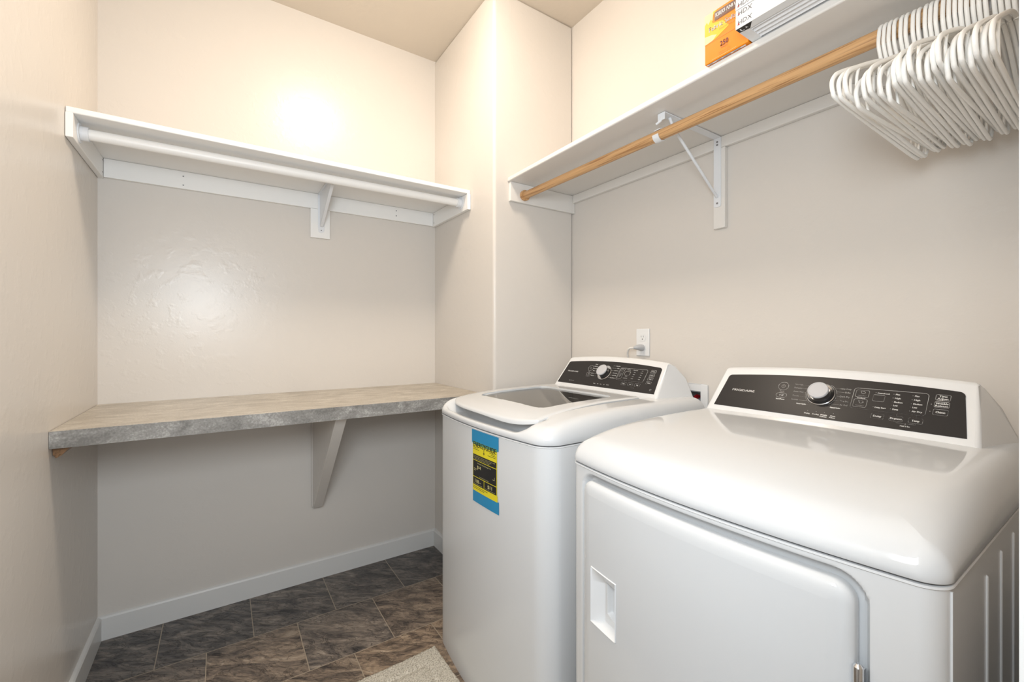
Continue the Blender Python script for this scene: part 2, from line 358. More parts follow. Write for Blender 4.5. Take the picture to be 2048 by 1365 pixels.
b2.prism([(by-.013, 1.8815), (by-.013, 1.642), (by-.010, 1.637), (by+.010, 1.637), (by+.013, 1.642), (by+.013, 1.8815)], lambda p, q, t: (t, p, q), xw, xw-.0025)
b2.box(1.145, xw, by-.013, by+.013, 1.879, 1.8815); b2.box(1.143, 1.1455, by-.013, by+.013, 1.858, 1.8815)
b2.tube([(1.147, by, 1.868), (1.144, by+.002, 1.858), (1.139, by+.016, 1.850)], .004, 8)
b2.tube([(xw-.004, by, 1.672), (1.205, by, 1.850), (1.185, by, 1.878)], .0048, 10)
b2.build('metal_bracket', METW, s2, bevel=.0006, smooth=40)
hk = MB(); arc = []
for i in range(22):
    t = R(118-14*i); arc.append((RX+.0205*math.cos(t), rodz(.893)+.0205*math.sin(t)))
prof = arc+[(RX+.0178*(x-RX)/.0205, rodz(.893)+(z-rodz(.893))*.0178/.0205) for x, z in reversed(arc)]
nA = len(arc); vs = [(x, .882, z) for x, z in prof]+[(x, .904, z) for x, z in prof]; M = 2*nA; fs = []
for i in range(M): fs.append((i, (i+1) % M, (i+1) % M+M, i+M))
for i in range(nA-1): fs.append((i, i+1, M-2-i, M-1-i)); fs.append((i+M, M-1-i+M, M-2-i+M, i+1+M))
hk.add(vs, fs); hk.build('rod_clip', METW, s2, smooth=40)
for z in (1.866, 1.8555, 1.650): screw(s2, (xw-.0025, by, z), (-1, 0, 0), .0034)
rd = MB(); rd.tube([(RX, YC-.024, RZ0), (RX, .07, rodz(.07))], .0165, 32)
tag(rd.build('closet_rod', OAK, smooth=60), 'round bare wood hanging rod under the shelf on the right wall', 'closet rod')

# ------------------------------------------------------------------ counter with bracket
wc = thing('wall_counter', (.30, YB, .87), 'beige-grey laminate counter, warm light painted on its top and shade on its front edge, fixed across the back wall below the white shelf', 'counter')
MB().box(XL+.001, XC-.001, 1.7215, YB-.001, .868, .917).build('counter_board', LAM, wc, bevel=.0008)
MB().box(XL+.001, XC-.001, 1.7195, 1.7214, .868, .9162).build('shaded_edge', LAME, wc)['label'] = 'laminate front edge with its shade painted in'
MB().prism([(-.399, .8675), (-.36, .8675), (-.380, .842), (-.392, .835), (-.398, .845)], lambda p, q, t: (p, t, q), 1.75, YB-.004).build('side_cleat', PINE, wc)['label'] = 'bare pine cleat end under the counter'
g = MB(); g.box(.361, .4115, YB-.018, YB-.002, .357, .8675)
g.prism([(YB-.018, .8675), (1.762, .8675), (2.262, .357), (YB-.018, .357)], lambda p, q, t: (t, p, q), .366, .4075)
g.build('wood_bracket', WALL, wc, bevel=.0015)
MB().box(XL+.04, XC-.001, YB-.02, YB-.002, .83, .8675).build('back_cleat', WALL, wc)

# ------------------------------------------------------------------ appliances
class App:
    """plan outline of an appliance: rounded rectangle with a bowed front"""
    def __init__(s, xf, xb, y0, y1, bow, rf, zs): s.xf, s.xb, s.y0, s.y1, s.bow, s.rf, s.zs = xf, xb, y0, y1, bow, rf, zs; s.yc = (y0+y1)/2; s.hw = (y1-y0)/2
    def warp(s, x, y): t = (y-s.yc)/s.hw; return x-s.bow*(1-t*t)*(1-(x-s.xf)/(s.xb-s.xf))
    def front(s, y): return s.warp(s.xf, y)
    def outline(s, d, nf=60, ns=36, nc=10, rb=.006):
        x0, x1, y0, y1 = s.xf+d, s.xb-d, s.y0+d, s.y1-d; rf = max(s.rf-d, .0008); r2 = max(rb-d, .0006); P = []
        def seg(a, b, n): P.extend([(a[0]+(b[0]-a[0])*i/n, a[1]+(b[1]-a[1])*i/n) for i in range(n)])
        def arc(cx, cy, r, t0): P.extend([(cx+r*math.cos(R(t0+90*i/nc)), cy+r*math.sin(R(t0+90*i/nc))) for i in range(nc)])
        seg((x0, y1-rf), (x0, y0+rf), nf); arc(x0+rf, y0+rf, rf, 180)
        seg((x0+rf, y0), (x1-r2, y0), ns); arc(x1-r2, y0+r2, r2, 270)
        seg((x1, y0+r2), (x1, y1-r2), nf//3); arc(x1-r2, y1-r2, r2, 0)
        seg((x1-r2, y1), (x0+rf, y1), ns); arc(x0+rf, y1-rf, rf, 90)
        return [(s.warp(x, y), y) for x, y in P]
def roll(d, r, n=2.4):
    if d >= r: return 1.0
    u = 1-d/r; return (1-u**n)**(1/n)
def sstep(a, b, x): t = min(1, max(0, (x-a)/(b-a))); return t*t*(3-2*t)

def console(A, x0, z0, yc, hw, arc, parent):
    """control console: tilted face, rounded top, back falling to the wall, ends flaring at the foot"""
    P = [(x0-.014, z0-.030, hw+.006), (x0-.007, z0-.009, hw), (x0+.0405, z0+.0545, hw-.006), (x0+.0757, z0+.1015, hw-.011), (x0+.080, z0+.106, hw-.013),
         (x0+.088, z0+.1075, hw-.015), (x0+.118, z0+.097, hw-.014), (x0+.150, z0+.052, hw+.012), (1.436, z0-.045, hw+.040), (1.436, z0-.055, hw+.042)]
    hi = [0, 0, .45, 1, 1, 1, .9, .4, 0, 0]; K = 32; rings = []
    for k in range(K+1):
        s = -1+2*k/K; e = .0
        rings.append([(x+arc*(1-s*s)*f*.745, yc-s*h, z+arc*(1-s*s)*f) for (x, z, h), f in zip(P, hi)])
    m = MB(); m.loft(rings, 0, True, True); return m.build('console', PLASTW, parent, bevel=.010, seg=4, smooth=50)

def dryer_or_washer_face(x0, z0, yl):
    V = Vector((.07, 0, .094)).normalized(); Nn = Vector((-V.z, 0, V.x)); O = Vector((x0, yl, z0))
    return (lambda a, b, h=0: tuple(O+Vector((0, -a, 0))+V*b+Nn*(h+.0014))), V, Nn

def capsule_x(mb, x, y, z0, z1, r):
    rings = []; 
    for z, k in ((z0-r, .05), (z0-.5*r, .8), (z0, 1), (z1, 1), (z1+.5*r, .8), (z1+r, .05)):
        rings.append([(x+r*k*math.cos(2*math.pi*i/10), y+.6*r*k*math.sin(2*math.pi*i/10), z) for i in range(10)])
    mb.loft(rings, 0, True, True)

def rr_sdf(y, z, y0, y1, z0, z1, r):
    cy, cz = (y0+y1)/2, (z0+z1)/2; qx = abs(y-cy)-(y1-y0)/2+r; qz = abs(z-cz)-(z1-z0)/2+r
    return math.hypot(max(qx, 0), max(qz, 0))+min(max(qx, qz), 0)-r

# ---- dryer -------------------------------------------------------
DR = App(.7255, 1.438, .143, .823, .033, .030, .876)
dr = thing('dryer', (1.08, .483, 0), 'white front-loading clothes dryer in the near corner with black control strip', 'dryer')
DY0, DY1, DZ0, DZ1, DRR = .2275, .7640, .235, .851, .032
def dryer_depth(y, z):
    s = rr_sdf(y, z, DY0, DY1, DZ0, DZ1, DRR)
    return .020*(1-sstep(.001, .0125, s))
NFD = 170
body = MB(); zl = [0, .02, .1, .16, .20, .218, .226, .232, .238, .246, .27]+[.30+.04*i for i in range(12)]+[.78, .795]+[.80+.0022*i for i in range(30)]+[.8672, .8695]
rings = []
for z in zl:
    o = DR.outline(.0035, nf=NFD); rings.append([((x+dryer_depth(y, z) if (x < DR.xf+.01) else x), y, z) for x, y in o])
o2 = DR.outline(.0005, nf=NFD); rings.append([(x, y, .8715) for x, y in o2]); rings.append([(x, y, .8745) for x, y in DR.outline(.0012, nf=NFD)]); rings.append([(x, y, .8748) for x, y in DR.outline(.006, nf=NFD)])
body.loft(rings, 0, True, True)
for x, z1 in ((.9491, .823), (1.0513, .832), (1.154, .836), (1.257, .836)): capsule_x(body, x, DR.y0+.0035, .12, z1, .0042)
body.box(.752, .7545, DR.y0+.0015, DR.y0+.006, .02, .866)
body.build('cabinet', ENAM2, dr, smooth=35)
def cap_rings(A, crown, ds, rollr, lip, extra=None):
    out = [[(x, y, A.zs+.002) for x, y in A.outline(.004)], [(x, y, A.zs+.0022) for x, y in A.outline(.0006)]]
    for d in ds:
        ring = []
        for x, y in A.outline(d):
            dx = x-A.front(y); z = A.zs+.003+lip*sstep(0, .004, d)*0+roll(d, rollr)*crown(dx, y)
            if extra: z = extra(x, y, dx, d, z)
            ring.append((x, y, z))
        out.append(ring)
    return out
def dcrown(dx, y):
    c = .043+.045*(1-math.exp(-max(dx, 0)/.11))
    side = abs(y-DR.yc)/DR.hw; return c-.004*side**2
ds = [0, .0006, .0018, .004, .007, .011, .016, .022, .029, .037, .046, .056, .067, .08, .10, .13, .16, .19, .22, .25, .28, .31, .325]
m = MB(); m.loft(cap_rings(DR, dcrown, ds, .058, 0), 0, False, True); m.build('top_cover', ENAM, dr, smooth=70)
console(DR, 1.24, .977, .487, .2865, .011, dr)
FD, VD, ND = dryer_or_washer_face(1.24, .977, .756)
def panel_poly(a0, a1, l0, l1, hs, arc, r=.012, n=24):
    P = [(a0, 0), (a1, 0)]; tr = (a1-l1, hs); tl = (a0+l0, hs)
    for i in range(7): t = R(-8+98*i/6); P.append((tr[0]-r+r*math.cos(t), tr[1]-r+r*math.sin(t)))
    for i in range(1, n): s = i/n; a = tr[0]-r+(tl[0]+r-tr[0]+r)*s; P.append((a, hs+arc*(1-(2*s-1)**2)))
    for i in range(7): t = R(90+98*i/6); P.append((tl[0]+r+r*math.cos(t), tl[1]-r+r*math.sin(t)))
    return P
def control_panel(fn, poly, parent, thick=.0016):
    mb = MB(); n = len(poly); top = [fn(a, b, 0) for a, b in poly]; bot = [fn(a, b, -thick-.002) for a, b in poly]
    mb.add(top+bot, [tuple(range(n)), tuple(reversed(range(n, 2*n)))]+[(i, (i+1) % n, (i+1) % n+n, i+n) for i in range(n)])
    return mb.build('control_panel', BLACK, parent)
cp = control_panel(FD, panel_poly(.001, .538, .012, .012, .109, .0125), dr)
def dial(fn, V, Nn, a, b, r, parent, ringr):
    c = Vector(fn(a, b, 0)); m = MB()
    def ring(h, rr, n=40): return [tuple(c+Vector((0, -1, 0))*rr*math.cos(2*math.pi*i/n)+V*rr*math.sin(2*math.pi*i/n)+Nn*h) for i in range(n)]
    m.loft([ring(0, ringr), ring(.0015, ringr), ring(.0025, ringr-.0015), ring(.0012, ringr-.004)], 0, False, True); k = m.build('knob', CHROME, parent, smooth=40)
    m = MB(); m.loft([ring(.0012, r*.93), ring(.012, r*.90), ring(.017, r*.95)], 0); child(m.build('knob_skirt', BLACK, None, smooth=50), k)
    m = MB(); m.loft([ring(.017, r*.95), ring(.0185, r*1.0), ring(.0215, r*1.0), ring(.0235, r*.93), ring(.0235, r*.84), ring(.0228, r*.82), ring(.0232, r*.7), ring(.0236, r*.3)], 0, False, True)
    child(m.build('knob_cap', SILVER, None, smooth=50), k)
    return k
kd = dial(FD, VD, ND, .2672, .0690, .0235, dr, .0315)

def rect(mb, fn, a0, a1, b0, b1, wd=.0007, r=.003, off=0): outline(mb, rrect(a0, a1, b0, b1, r), wd, fn, 0, off)
L = MB(); H = .0042
text(L, 'FRIGIDAIRE', .0395, .0575, FD, .0068, .064, 'l', bold=.00015)
outline(L, circ(.1745, .0838, .0128), .0009, FD); outline(L, circ(.1745, .0838, .0045), .0006, FD); flat(L, rrect(.1741, .1749, .083, .0865, .0003), FD)
text(L, 'Power', .1755, .0672, FD, .0032, .011)
outline(L, rrect(.1631, .1893, .0482, .0622, .0068), .0009, FD)
flat(L, [(.1715, .0580), (.1715, .0525), (.1755, .05525)], FD); flat(L, rrect(.177, .1784, .0525, .058, .0003), FD); flat(L, rrect(.1798, .1812, .0525, .058, .0003), FD)
text(L, 'Start/Pause', .1765, .0430, FD, .0034, .0215, bold=.0002)
def ln(*pts): outline(L, list(pts), .00045, FD, closed=False)
KA, KB, KR = .2672, .0690, .0345
for s, b, a0, a1 in (('Normal', .0932, .2019, .0170), ('Delicates', .0826, .2019, .0195), ('Active Wear', .0710, .2027, .0253), ('Towels', .0582, .2033, .0156), ('Sanitize', .0470, .2035, .0166)):
    text(L, s, a0, b, FD, H, a1, 'l'); e = KA-math.sqrt(max(KR**2-(b-KB)**2, .0001)); ln((a0+a1+.0012, b-.001), (e, b-.001))
text(L, 'Sensor Cycles', .2188, .0356, FD, .0034, .0222, 'l', bold=.00015); ln((.2418, .0352), (.2495, .0347), (.2510, .0375))
outline(L, circ(KA, KB, KR, 40, 118, 242), .0006, FD, closed=False)
outline(L, circ(KA, KB, KR, 24, -62, -8), .0006, FD, closed=False); outline(L, circ(KA, KB, KR, 24, 12, 60), .0006, FD, closed=False)
for s, b, a0, a1, xs in (('Heavy Duty', .0915, .3036, .0249, .2925), ('Bulky', .0815, .3177, .0114, .2990), ('Quick Dry', .0690, .3084, .0210, .3030), ('Time Dry', .0562, .3110, .0183, .3002), ('Air Fluff', .0453, .3133, .0163, .2950)):
    text(L, s, a0, b, FD, H, a1, 'l'); ln((xs, b-.0006), (a0-.0012, b-.0006))
text(L, 'Manual Cycles', .2951, .0350, FD, .0034, .0213, 'l', bold=.00015); ln((.2940, .0346), (.2857, .0346), (.2862, .0395))
for a, ss in ((.2496, ('Drying',)), (.2688, ('Cooling',)), (.2866, ('Wrinkle', 'Release')), (.3058, ('Clean', 'Filter'))):
    for i, s in enumerate(ss): text(L, s, a, .0112-.0046*i-(0 if len(ss) > 1 else .0005), FD, .0034, None if False else .0021*len(s), bold=.00012)
    flat(L, circ(a, .0182, .0008, 10), FD)
rect(L, FD, .3345, .4700, .0400, .0975, .0009, .007)
for b0, b1, s in ((.0726, .0921, 'Favorite 1'), (.0452, .0668, 'Favorite 2')):
    rect(L, FD, .3392, .3650, b0, b1, .0007, .003); text(L, s, .3522, b0+.0045, FD, .0026, .016)
    c = (b0+b1)/2+.003; outline(L, [(.3482, c+.004), (.3550, c+.004), (.3582, c), (.3545, c-.003), (.3515, c-.003)], .0010, FD)
text(L, 'Save/Recall', .3520, .0697, FD, .0024, .0155, bold=.0001)
rect(L, FD, .3740, .3955, .0657, .0828, .0008, .0022)
flat(L, circ(.3775, .0883, .0007, 8), FD); text(L, 'Control Lock', .3808, .0880, FD, .0036, .0225, 'l', bold=.00012)
flat(L, circ(.3785, .0497, .0007, 8), FD); text(L, 'Delay Start', .3818, .0492, FD, .0036, .0200, 'l', bold=.00012)
for a, words in ((.4140, ('Max', 'High', 'Medium', 'Low', 'Damp')), (.4472, ('Max', 'High', 'Medium', 'Low', 'Air Dry'))):
    for i, (s, b) in enumerate(zip(words, (.0885, .0783, .0679, .0590, .0490))):
        text(L, s, a, b, FD, .0038, .0024*len(s)+.0004, 'l', bold=.00012); flat(L, circ(a-.0035, b, .0007, 8), FD)
for a0, a1, b0, b1, s in ((.3785, .4022, .0200, .0328, 'Delay'), (.4120, .4355, .0193, .0322, 'Dryness'), (.4452, .4686, .0194, .0326, 'Temp')):
    rect(L, FD, a0, a1, b0, b1, .0008, .0025); text(L, s, (a0+a1)/2, (b0+b1)/2, FD, .0046, .0026*len(s)+.002, bold=.00015); ln(((a0+a1)/2, b1), ((a0+a1)/2, .0400))
for b0, b1, ss in ((.0833, .0974, ('Time', 'Adjust')), (.0652, .0793, ('Wrinkle', 'Release')), (.0466, .0605, ('Chime',))):
    rect(L, FD, .4812, .5044, b0, b1, .0008, .0025)
    for i, s in enumerate(ss): text(L, s, .4928, (b0+b1)/2+(.003-.006*i if len(ss) > 1 else 0), FD, .0046, .0024*len(s)+.003, bold=.00015)
for b in (.0719, .0539): flat(L, circ(.4762, b, .0008, 8), FD)
ln((.4251, .0180), (.4251, .0158), (.4385, .0158)); ln((.4445, .0158), (.4580, .0158), (.4580, .0180))
flat(L, rrect(.4403, .4425, .0142, .0158, .0003), FD); outline(L, circ(.4414, .0160, .0009, 10, 0, 180), .0003, FD, closed=False)
text(L, 'Hold 3 Sec', .4416, .0095, FD, .0030, .0165, bold=.0001)
child(L.build('lettering', PRINT, None, fixn=False), cp)['label'] = 'white printed lettering and button outlines'

# door
HY0, HY1, HZ0, HZ1 = .6415, .7220, .5370, .6590
def door_surface(y, h): return DR.front(y)+.0035-h
def door_ring(d, h):
    y0, y1, z0, z1 = DY0+.0035+d, DY1-.0035-d, DZ0+.0035+d, DZ1-.0035-d; r = max(.0285-d, .0003); P = []; n = 8
    cs = ((y0+r, z1-r, 90), (y0+r, z0+r, 180), (y1-r, z0+r, 270), (y1-r, z1-r, 0))
    corners = []
    for cy, cz, st in cs: corners.append([(cy+r*math.cos(R(st+90*i/n)), cz+r*math.sin(R(st+90*i/n))) for i in range(n+1)])
    for q in range(4):
        P += corners[q]; a = corners[q][-1]; b = corners[(q+1) % 4][0]; m_ = 40
        P += [(a[0]+(b[0]-a[0])*i/m_, a[1]+(b[1]-a[1])*i/m_) for i in range(1, m_)]
    return [(door_surface(y, h), y, z) for y, z in P]
m = MB()
m.loft([door_ring(d, h) for d, h in ((.001, -.012), (0, -.002), (.0006, .002), (.002, .0052), (.005, .0082), (.009, .0103), (.015, .0118), (.022, .0126), (.0285, .0130))], 0)
y0, y1, z0, z1 = DY0+.032, DY1-.032, DZ0+.032, DZ1-.032
ys = sorted(set([y0+(y1-y0)*i/40 for i in range(41)]+[HY0, HY1])); zs = sorted([z0+(z1-z0)*i/12 for i in range(13)]+[HZ0, HZ1]); nz = len(zs)
vs = [(door_surface(y, .01302), y, z) for y in ys for z in zs]; fs = []
for i in range(len(ys)-1):
    for j in range(nz-1):
        if ys[i] >= HY0-1e-6 and ys[i+1] <= HY1+1e-6 and zs[j] >= HZ0-1e-6 and zs[j+1] <= HZ1+1e-6: continue
        fs.append((i*nz+j, i*nz+j+1, (i+1)*nz+j+1, (i+1)*nz+j))
m.add(vs, fs); door = m.build('door', ENAM, dr, smooth=60)
# recessed handle cup: u to the right (towards smaller y), v up
hm = MB(); nu, nv = 62, 84; vs = []
W_, H_ = HY1-HY0+.004, HZ1-HZ0+.004
def cup(u, v):      # metres from left edge / bottom edge ; returns height out of door face (+) or into it (-)
    e = min(u, v, W_-u, H_-v)
    rim = .0022*sstep(-.0001, .0006, e)*(1-sstep(.0022, .0032, e))
    if e < .0026: return rim-.0002
    uu = (u-.003)/(W_-.006); vv = (v-.003)/(H_-.006)
    left = min(1, uu/.34); top = min(1, (1-vv)/.24) if uu > .02 else 1; bot = min(1, vv/.05)
    right = min(1, (1-uu)/.03); d1 = .020*min(left, 1)*min(1, max(top, 0))
    d = min(d1, .020*right+.002, .022*bot+.001)
    pu = (uu-.44)/.48; pv = (vv-.10-.22*max(0, 1-(uu-.44)/.5)*.6)/.62
    if 0 < pu < 1 and 0 < pv < 1:
        ee = min(pu*.037, pv*.070, (1-pu)*.037, (1-pv)*.070); d += .020*sstep(0, .0025, ee)
    return -d
for i in range(nu+1):
    for j in range(nv+1):
        u = W_*i/nu; v = H_*j/nv; y = HY1+.002-u; z = HZ0-.002+v; vs.append((door_surface(y, .0135+cup(u, v)), y, z))
fs = [(i*(nv+1)+j, (i+1)*(nv+1)+j, (i+1)*(nv+1)+j+1, i*(nv+1)+j+1) for i in range(nu) for j in range(nv)]
hm.add(vs, fs); child(hm.build('door_handle', PLASTW, None, smooth=50), door)['label'] = 'recessed white plastic door handle'
hg = MB(); hx = DR.front(.226)-.004
for z0_, z1_ in ((.690, .742), (.642, .688)): hg.cyl((hx, .2265, z0_), (0, 0, 1), .0062, z1_-z0_, 18)
hg.cyl((hx, .2265, .742), (0, 0, 1), .0062, .004, 18, r2=.003); hg.box(hx+.001, hx+.012, .2215, .2315, .645, .738)
hg.build('door_hinge', CHROME, dr, smooth=40)
hg = MB()
for z in (.32, .363): hg.cyl((hx, .2265, z), (0, 0, 1), .0062, .043, 18)
hg.build('door_hinge', CHROME, dr, smooth=40)

# ---- washer ------------------------------------------------------
WS = App(.716, 1.438, .905, 1.597, .030, .055, .884)
ws = thing('washing_machine', (1.08, 1.251, 0), 'white top-loading washing machine with glass lid beside the laminate counter', 'washing machine')
body = MB(); rings = [[(x, y, z) for x, y in WS.outline(.0035)] for z in (0, .012, .5, .878)]
rings.append([(x, y, .8800) for x, y in WS.outline(.0005)]); rings.append([(x, y, .8828) for x, y in WS.outline(.0012)]); rings.append([(x, y, .883) for x, y in WS.outline(.012)])
body.loft(rings, 0, True, False); body.build('cabinet', ENAM2, ws, smooth=35)
LY0, LY1 = 1.000, 1.556
def wcrown(dx, y):
    return .036+.044*(1-math.exp(-max(dx, 0)/.13))-.003*((y-WS.yc)/WS.hw)**2
def wextra(x, y, dx, d, z):
    inp = sstep(LY0-.012, LY0+.05, y)*(1-sstep(LY1-.05, LY1+.012, y)); rim = .9035-.006*0
    f = inp*(1-sstep(.085, .105, dx))
    zt = rim-.013*sstep(.014, .026, dx)
    if dx < .016: zt = min(z, rim)
    return z*(1-f)+zt*f
ds = [0, .0006, .0018, .004, .0065, .009, .012, .015, .018, .021, .024, .028, .033, .039, .046, .054, .064, .075, .086, .096, .104]
m = MB(); CR = cap_rings(WS, wcrown, ds, .042, 0, wextra); m.loft(CR, 0); 
m.build('top_cover', ENAM, ws, smooth=70)
# tub: sloped collar and drum
nR = len(CR[-1]); cxy = (1.075, 1.251); tubr = .225; col = []
for x, y, z in CR[-1]:
    t = math.atan2(y-cxy[1], x-cxy[0]); col.append((cxy[0]+tubr*math.cos(t), cxy[1]+tubr*math.sin(t), .845))
mid = [((a[0]*.75+b[0]*.25), (a[1]*.75+b[1]*.25), .905) for a, b in zip(CR[-1], col)]
m = MB(); m.loft([[(x, y, z) for x, y, z in CR[-1]], mid, col]); m.build('tub_collar', TUBM, ws, smooth=60)
m = MB(); m.loft([[(x, y, .845) for x, y, z in col], [(cxy[0]+(x-cxy[0])*1.03, cxy[1]+(y-cxy[1])*1.03, .82) for x, y, z in col], [(cxy[0]+(x-cxy[0])*1.03, cxy[1]+(y-cxy[1])*1.03, .50) for x, y, z in col], [(cxy[0]+(x-cxy[0])*.1, cxy[1]+(y-cxy[1])*.1, .48) for x, y, z in col]], 0, False, True)
m.build('drum', DRUM, ws, smooth=60)
# lid: bowed slab with a window and a waved front lip
LX0 = .034; GX0, GX1, GY0, GY1 = .838, 1.165, 1.085, 1.492
def lidz(x, y): dx = x-WS.front(y); return WS.zs+.003+wcrown(dx, y)*.99+.003
def lid_pt(u, v):      # u 0 front..1 back, v 0 right..1 left
    y0 = LY0+.004+.030*min(1, u*1.6); y1 = LY1-.006-.018*min(1, u*1.4); y = y0+(y1-y0)*v
    xf = WS.front(y)+LX0+.026*abs(2*v-1)**6; return xf+(1.232-xf)*u, y
m = MB(); nu, nv = 70, 84; idx = {}; top = []; bot = []
def thick(u, v): return .008+.009*(1-sstep(0, .05, u))*math.exp(-((v-.18)/.20)**2)
for i in range(nu+1):
    u = (i/nu)**1.25
    for j in range(nv+1):
        v = j/nv; x, y = lid_pt(u, v); e = min(u*.5, v*.5, (1-v)*.5, .03); z = lidz(x, y)-.004*(1-roll(e, .010))
        if u < .12: z -= .007*(1-u/.12)**2*(1-abs(2*v-1)**4)*.6
        top.append((x, y, z)); bot.append((x, y, z-thick(u, v)*roll(e+.001, .008)))
def inwin(a): return rr_sdf(a[0], a[1], GX0, GX1, GY0, GY1, .035) < 0
# snap rows/columns nearest to the window edges
cellin = {}
fs = []; nT = len(top)
for i in range(nu):
    for j in range(nv):
        q = [i*(nv+1)+j, (i+1)*(nv+1)+j, (i+1)*(nv+1)+j+1, i*(nv+1)+j+1]; c = [sum(top[k][t] for k in q)/4 for t in range(2)]
        cellin[i, j] = inwin(c)
for key, inn in cellin.items():
    i, j = key
    if inn: continue
    q = [i*(nv+1)+j, (i+1)*(nv+1)+j, (i+1)*(nv+1)+j+1, i*(nv+1)+j+1]; fs.append(tuple(q)); fs.append(tuple(k+nT for k in reversed(q)))
def snap(P):
    out = []
    for k, (x, y, z) in enumerate(P):
        i, j = divmod(k, nv+1); near = [cellin.get((i-a, j-b)) for a in (0, 1) for b in (0, 1)]
        if True in near and (False in near):
            for _ in range(4):
                f0 = rr_sdf(x, y, GX0, GX1, GY0, GY1, .035); gx = (rr_sdf(x+1e-5, y, GX0, GX1, GY0, GY1, .035)-f0)/1e-5; gy = (rr_sdf(x, y+1e-5, GX0, GX1, GY0, GY1, .035)-f0)/1e-5
                L2 = gx*gx+gy*gy or 1; x -= f0*gx/L2; y -= f0*gy/L2
        out.append((x, y, z))
    return out
top = snap(top); bot = snap(bot)
def wall_edge(a, b): fs.append((a, b, b+nT, a+nT))
for i in range(nu): wall_edge(i*(nv+1), (i+1)*(nv+1)); wall_edge(i*(nv+1)+nv, (i+1)*(nv+1)+nv)
for j in range(nv): wall_edge(j, j+1); wall_edge(nu*(nv+1)+j, nu*(nv+1)+j+1)
for (i, j), inn in cellin.items():
    if not inn: continue
    for di, dj, a, b in ((-1, 0, (i, j), (i, j+1)), (1, 0, (i+1, j), (i+1, j+1)), (0, -1, (i, j), (i+1, j)), (0, 1, (i, j+1), (i+1, j+1))):
        if cellin.get((i+di, j+dj)) is False: wall_edge(a[0]*(nv+1)+a[1], b[0]*(nv+1)+b[1])
m.add(top+bot, fs); lid = m.build('lid', ENAM, ws, smooth=40)
gm = MB(); nn = 20; P = []
for i in range(nn+1):
    for j in range(nn+1):
        x = GX0-.004+(GX1-GX0+.008)*i/nn; y = GY0-.004+(GY1-GY0+.008)*j/nn; P.append((x, y, lidz(x, y)-.0065))
gm.add(P, [(i*(nn+1)+j, (i+1)*(nn+1)+j, (i+1)*(nn+1)+j+1, i*(nn+1)+j+1) for i in range(nn) for j in range(nn)])
child(gm.build('lid_glass', GLASS, None, smooth=60), lid)['label'] = 'smoked glass window in the lid'
console(WS, 1.265, .977, 1.257, .2765, .012, ws)
FW0, VW, NW = dryer_or_washer_face(1.265, .977, 1.4935)
FW = FW0
SH = .028
def FWp(a, b, h=0): return FW0(a-SH, b, h)
cpw = control_panel(FWp, panel_poly(.000, .526, .010, .012, .1115, .0125), ws)
L = MB(); Fq = lambda a, b, h=0: FW0(a, b*.905, h)
KA, KB = .2180, .0800
dial(FW0, VW, NW, KA+.004, KB*.905-.004, .0255, ws, .034)
text(L, 'FRIGIDAIRE', .0020, .0680, Fq, .0068, .067, 'l', bold=.00015)
text(L, 'High Efficiency', .0395, .0168, Fq, .0034, .033, 'l')
outline(L, circ(.1339, .0935, .0145), .0008, Fq); outline(L, circ(.1339, .0935, .0045), .0006, Fq); text(L, 'Power', .134, .0745, Fq, .0028, .008)
outline(L, rrect(.1243, .1520, .0540, .0690, .007), .0008, Fq); text(L, 'Start/Pause', .1385, .0490, Fq, .0028, .022)
flat(L, [(.1340, .0645), (.1340, .0585), (.1380, .0615)], Fq); flat(L, rrect(.140, .1414, .0585, .0645, .0003), Fq)
def lnw(*pts): outline(L, list(pts), .0004, Fq, closed=False)
for s, b, a in (('Normal', .1168, .1560), ('Delicates', .1056, .1555), ('Active Wear', .0934, .1560), ('Whites', .0812, .1585), ('Rinse', .0673, .1600), ('Sanitize', .0553, .1600)):
    text(L, s, a-.006, b, Fq, .0038, .0021*len(s), 'l', bold=.0001); lnw((a-.005+.0021*len(s), b-.0005), (.1850 if b > .11 or b < .06 else .1835, b-.0005))
for s, b in (('Heavy Duty', .1154), ('Bulky', .1037), ('Quick Wash', .0913), ('Rinse Spin', .0784), ('Spin Only', .0665), ('Clean Washer', .0534)):
    text(L, s, .2890, b, Fq, .0038, .0021*len(s), 'r', bold=.0001); lnw((.2520, b-.0005), (.2885-.0021*len(s), b-.0005))
rect(L, Fq, .2945, .4290, .0475, .1080, .0009, .008)
for b0, b1 in ((.0815, .1050), (.0535, .0765)):
    rect(L, Fq, .2985, .3195, b0, b1, .0008, .003); outline(L, circ(.3090, (b0+b1)/2+.002, .0045, 12, 20, 300), .0009, Fq, closed=False)
rect(L, Fq, .3265, .3525, .0740, .0920, .0008, .0022)
for a, ws_ in ((.3370, ('Cold Soak', '', '', 'Fabric', 'Extra Rinse')), (.3700, ('Control Lock', 'Max', 'High', 'Low', 'Stain')), (.4030, ('Hot', 'Warm', 'Eco', 'Cool', 'Cold'))):
    for i, s in enumerate(ws_):
        if s: text(L, s, a+.003, .1010-.0105*i, Fq, .0028, .0017*len(s), bold=.0001); flat(L, circ(a+.003-.0010*len(s)-.002, .1010-.0105*i, .0006, 8), Fq)
for a0, a1, s in ((.3335, .3560, 'Delay'), (.3650, .3890, 'Soil'), (.3985, .4225, 'Temp')):
    rect(L, Fq, a0, a1, .0245, .0385, .0008, .0025); text(L, s, (a0+a1)/2, .0315, Fq, .004, .0022*len(s), bold=.00015); lnw(((a0+a1)/2, .0385), ((a0+a1)/2, .0475))
for b, s in ((.0950, 'Stain'), (.0765, 'Extra'), (.0590, 'Soak'), (.0405, 'Chime')):
    rect(L, Fq, .4440, .4660, b, b+.0135, .0008, .0025); text(L, s, .4550, b+.0068, Fq, .004, .0022*len(s)+.002, bold=.00015)
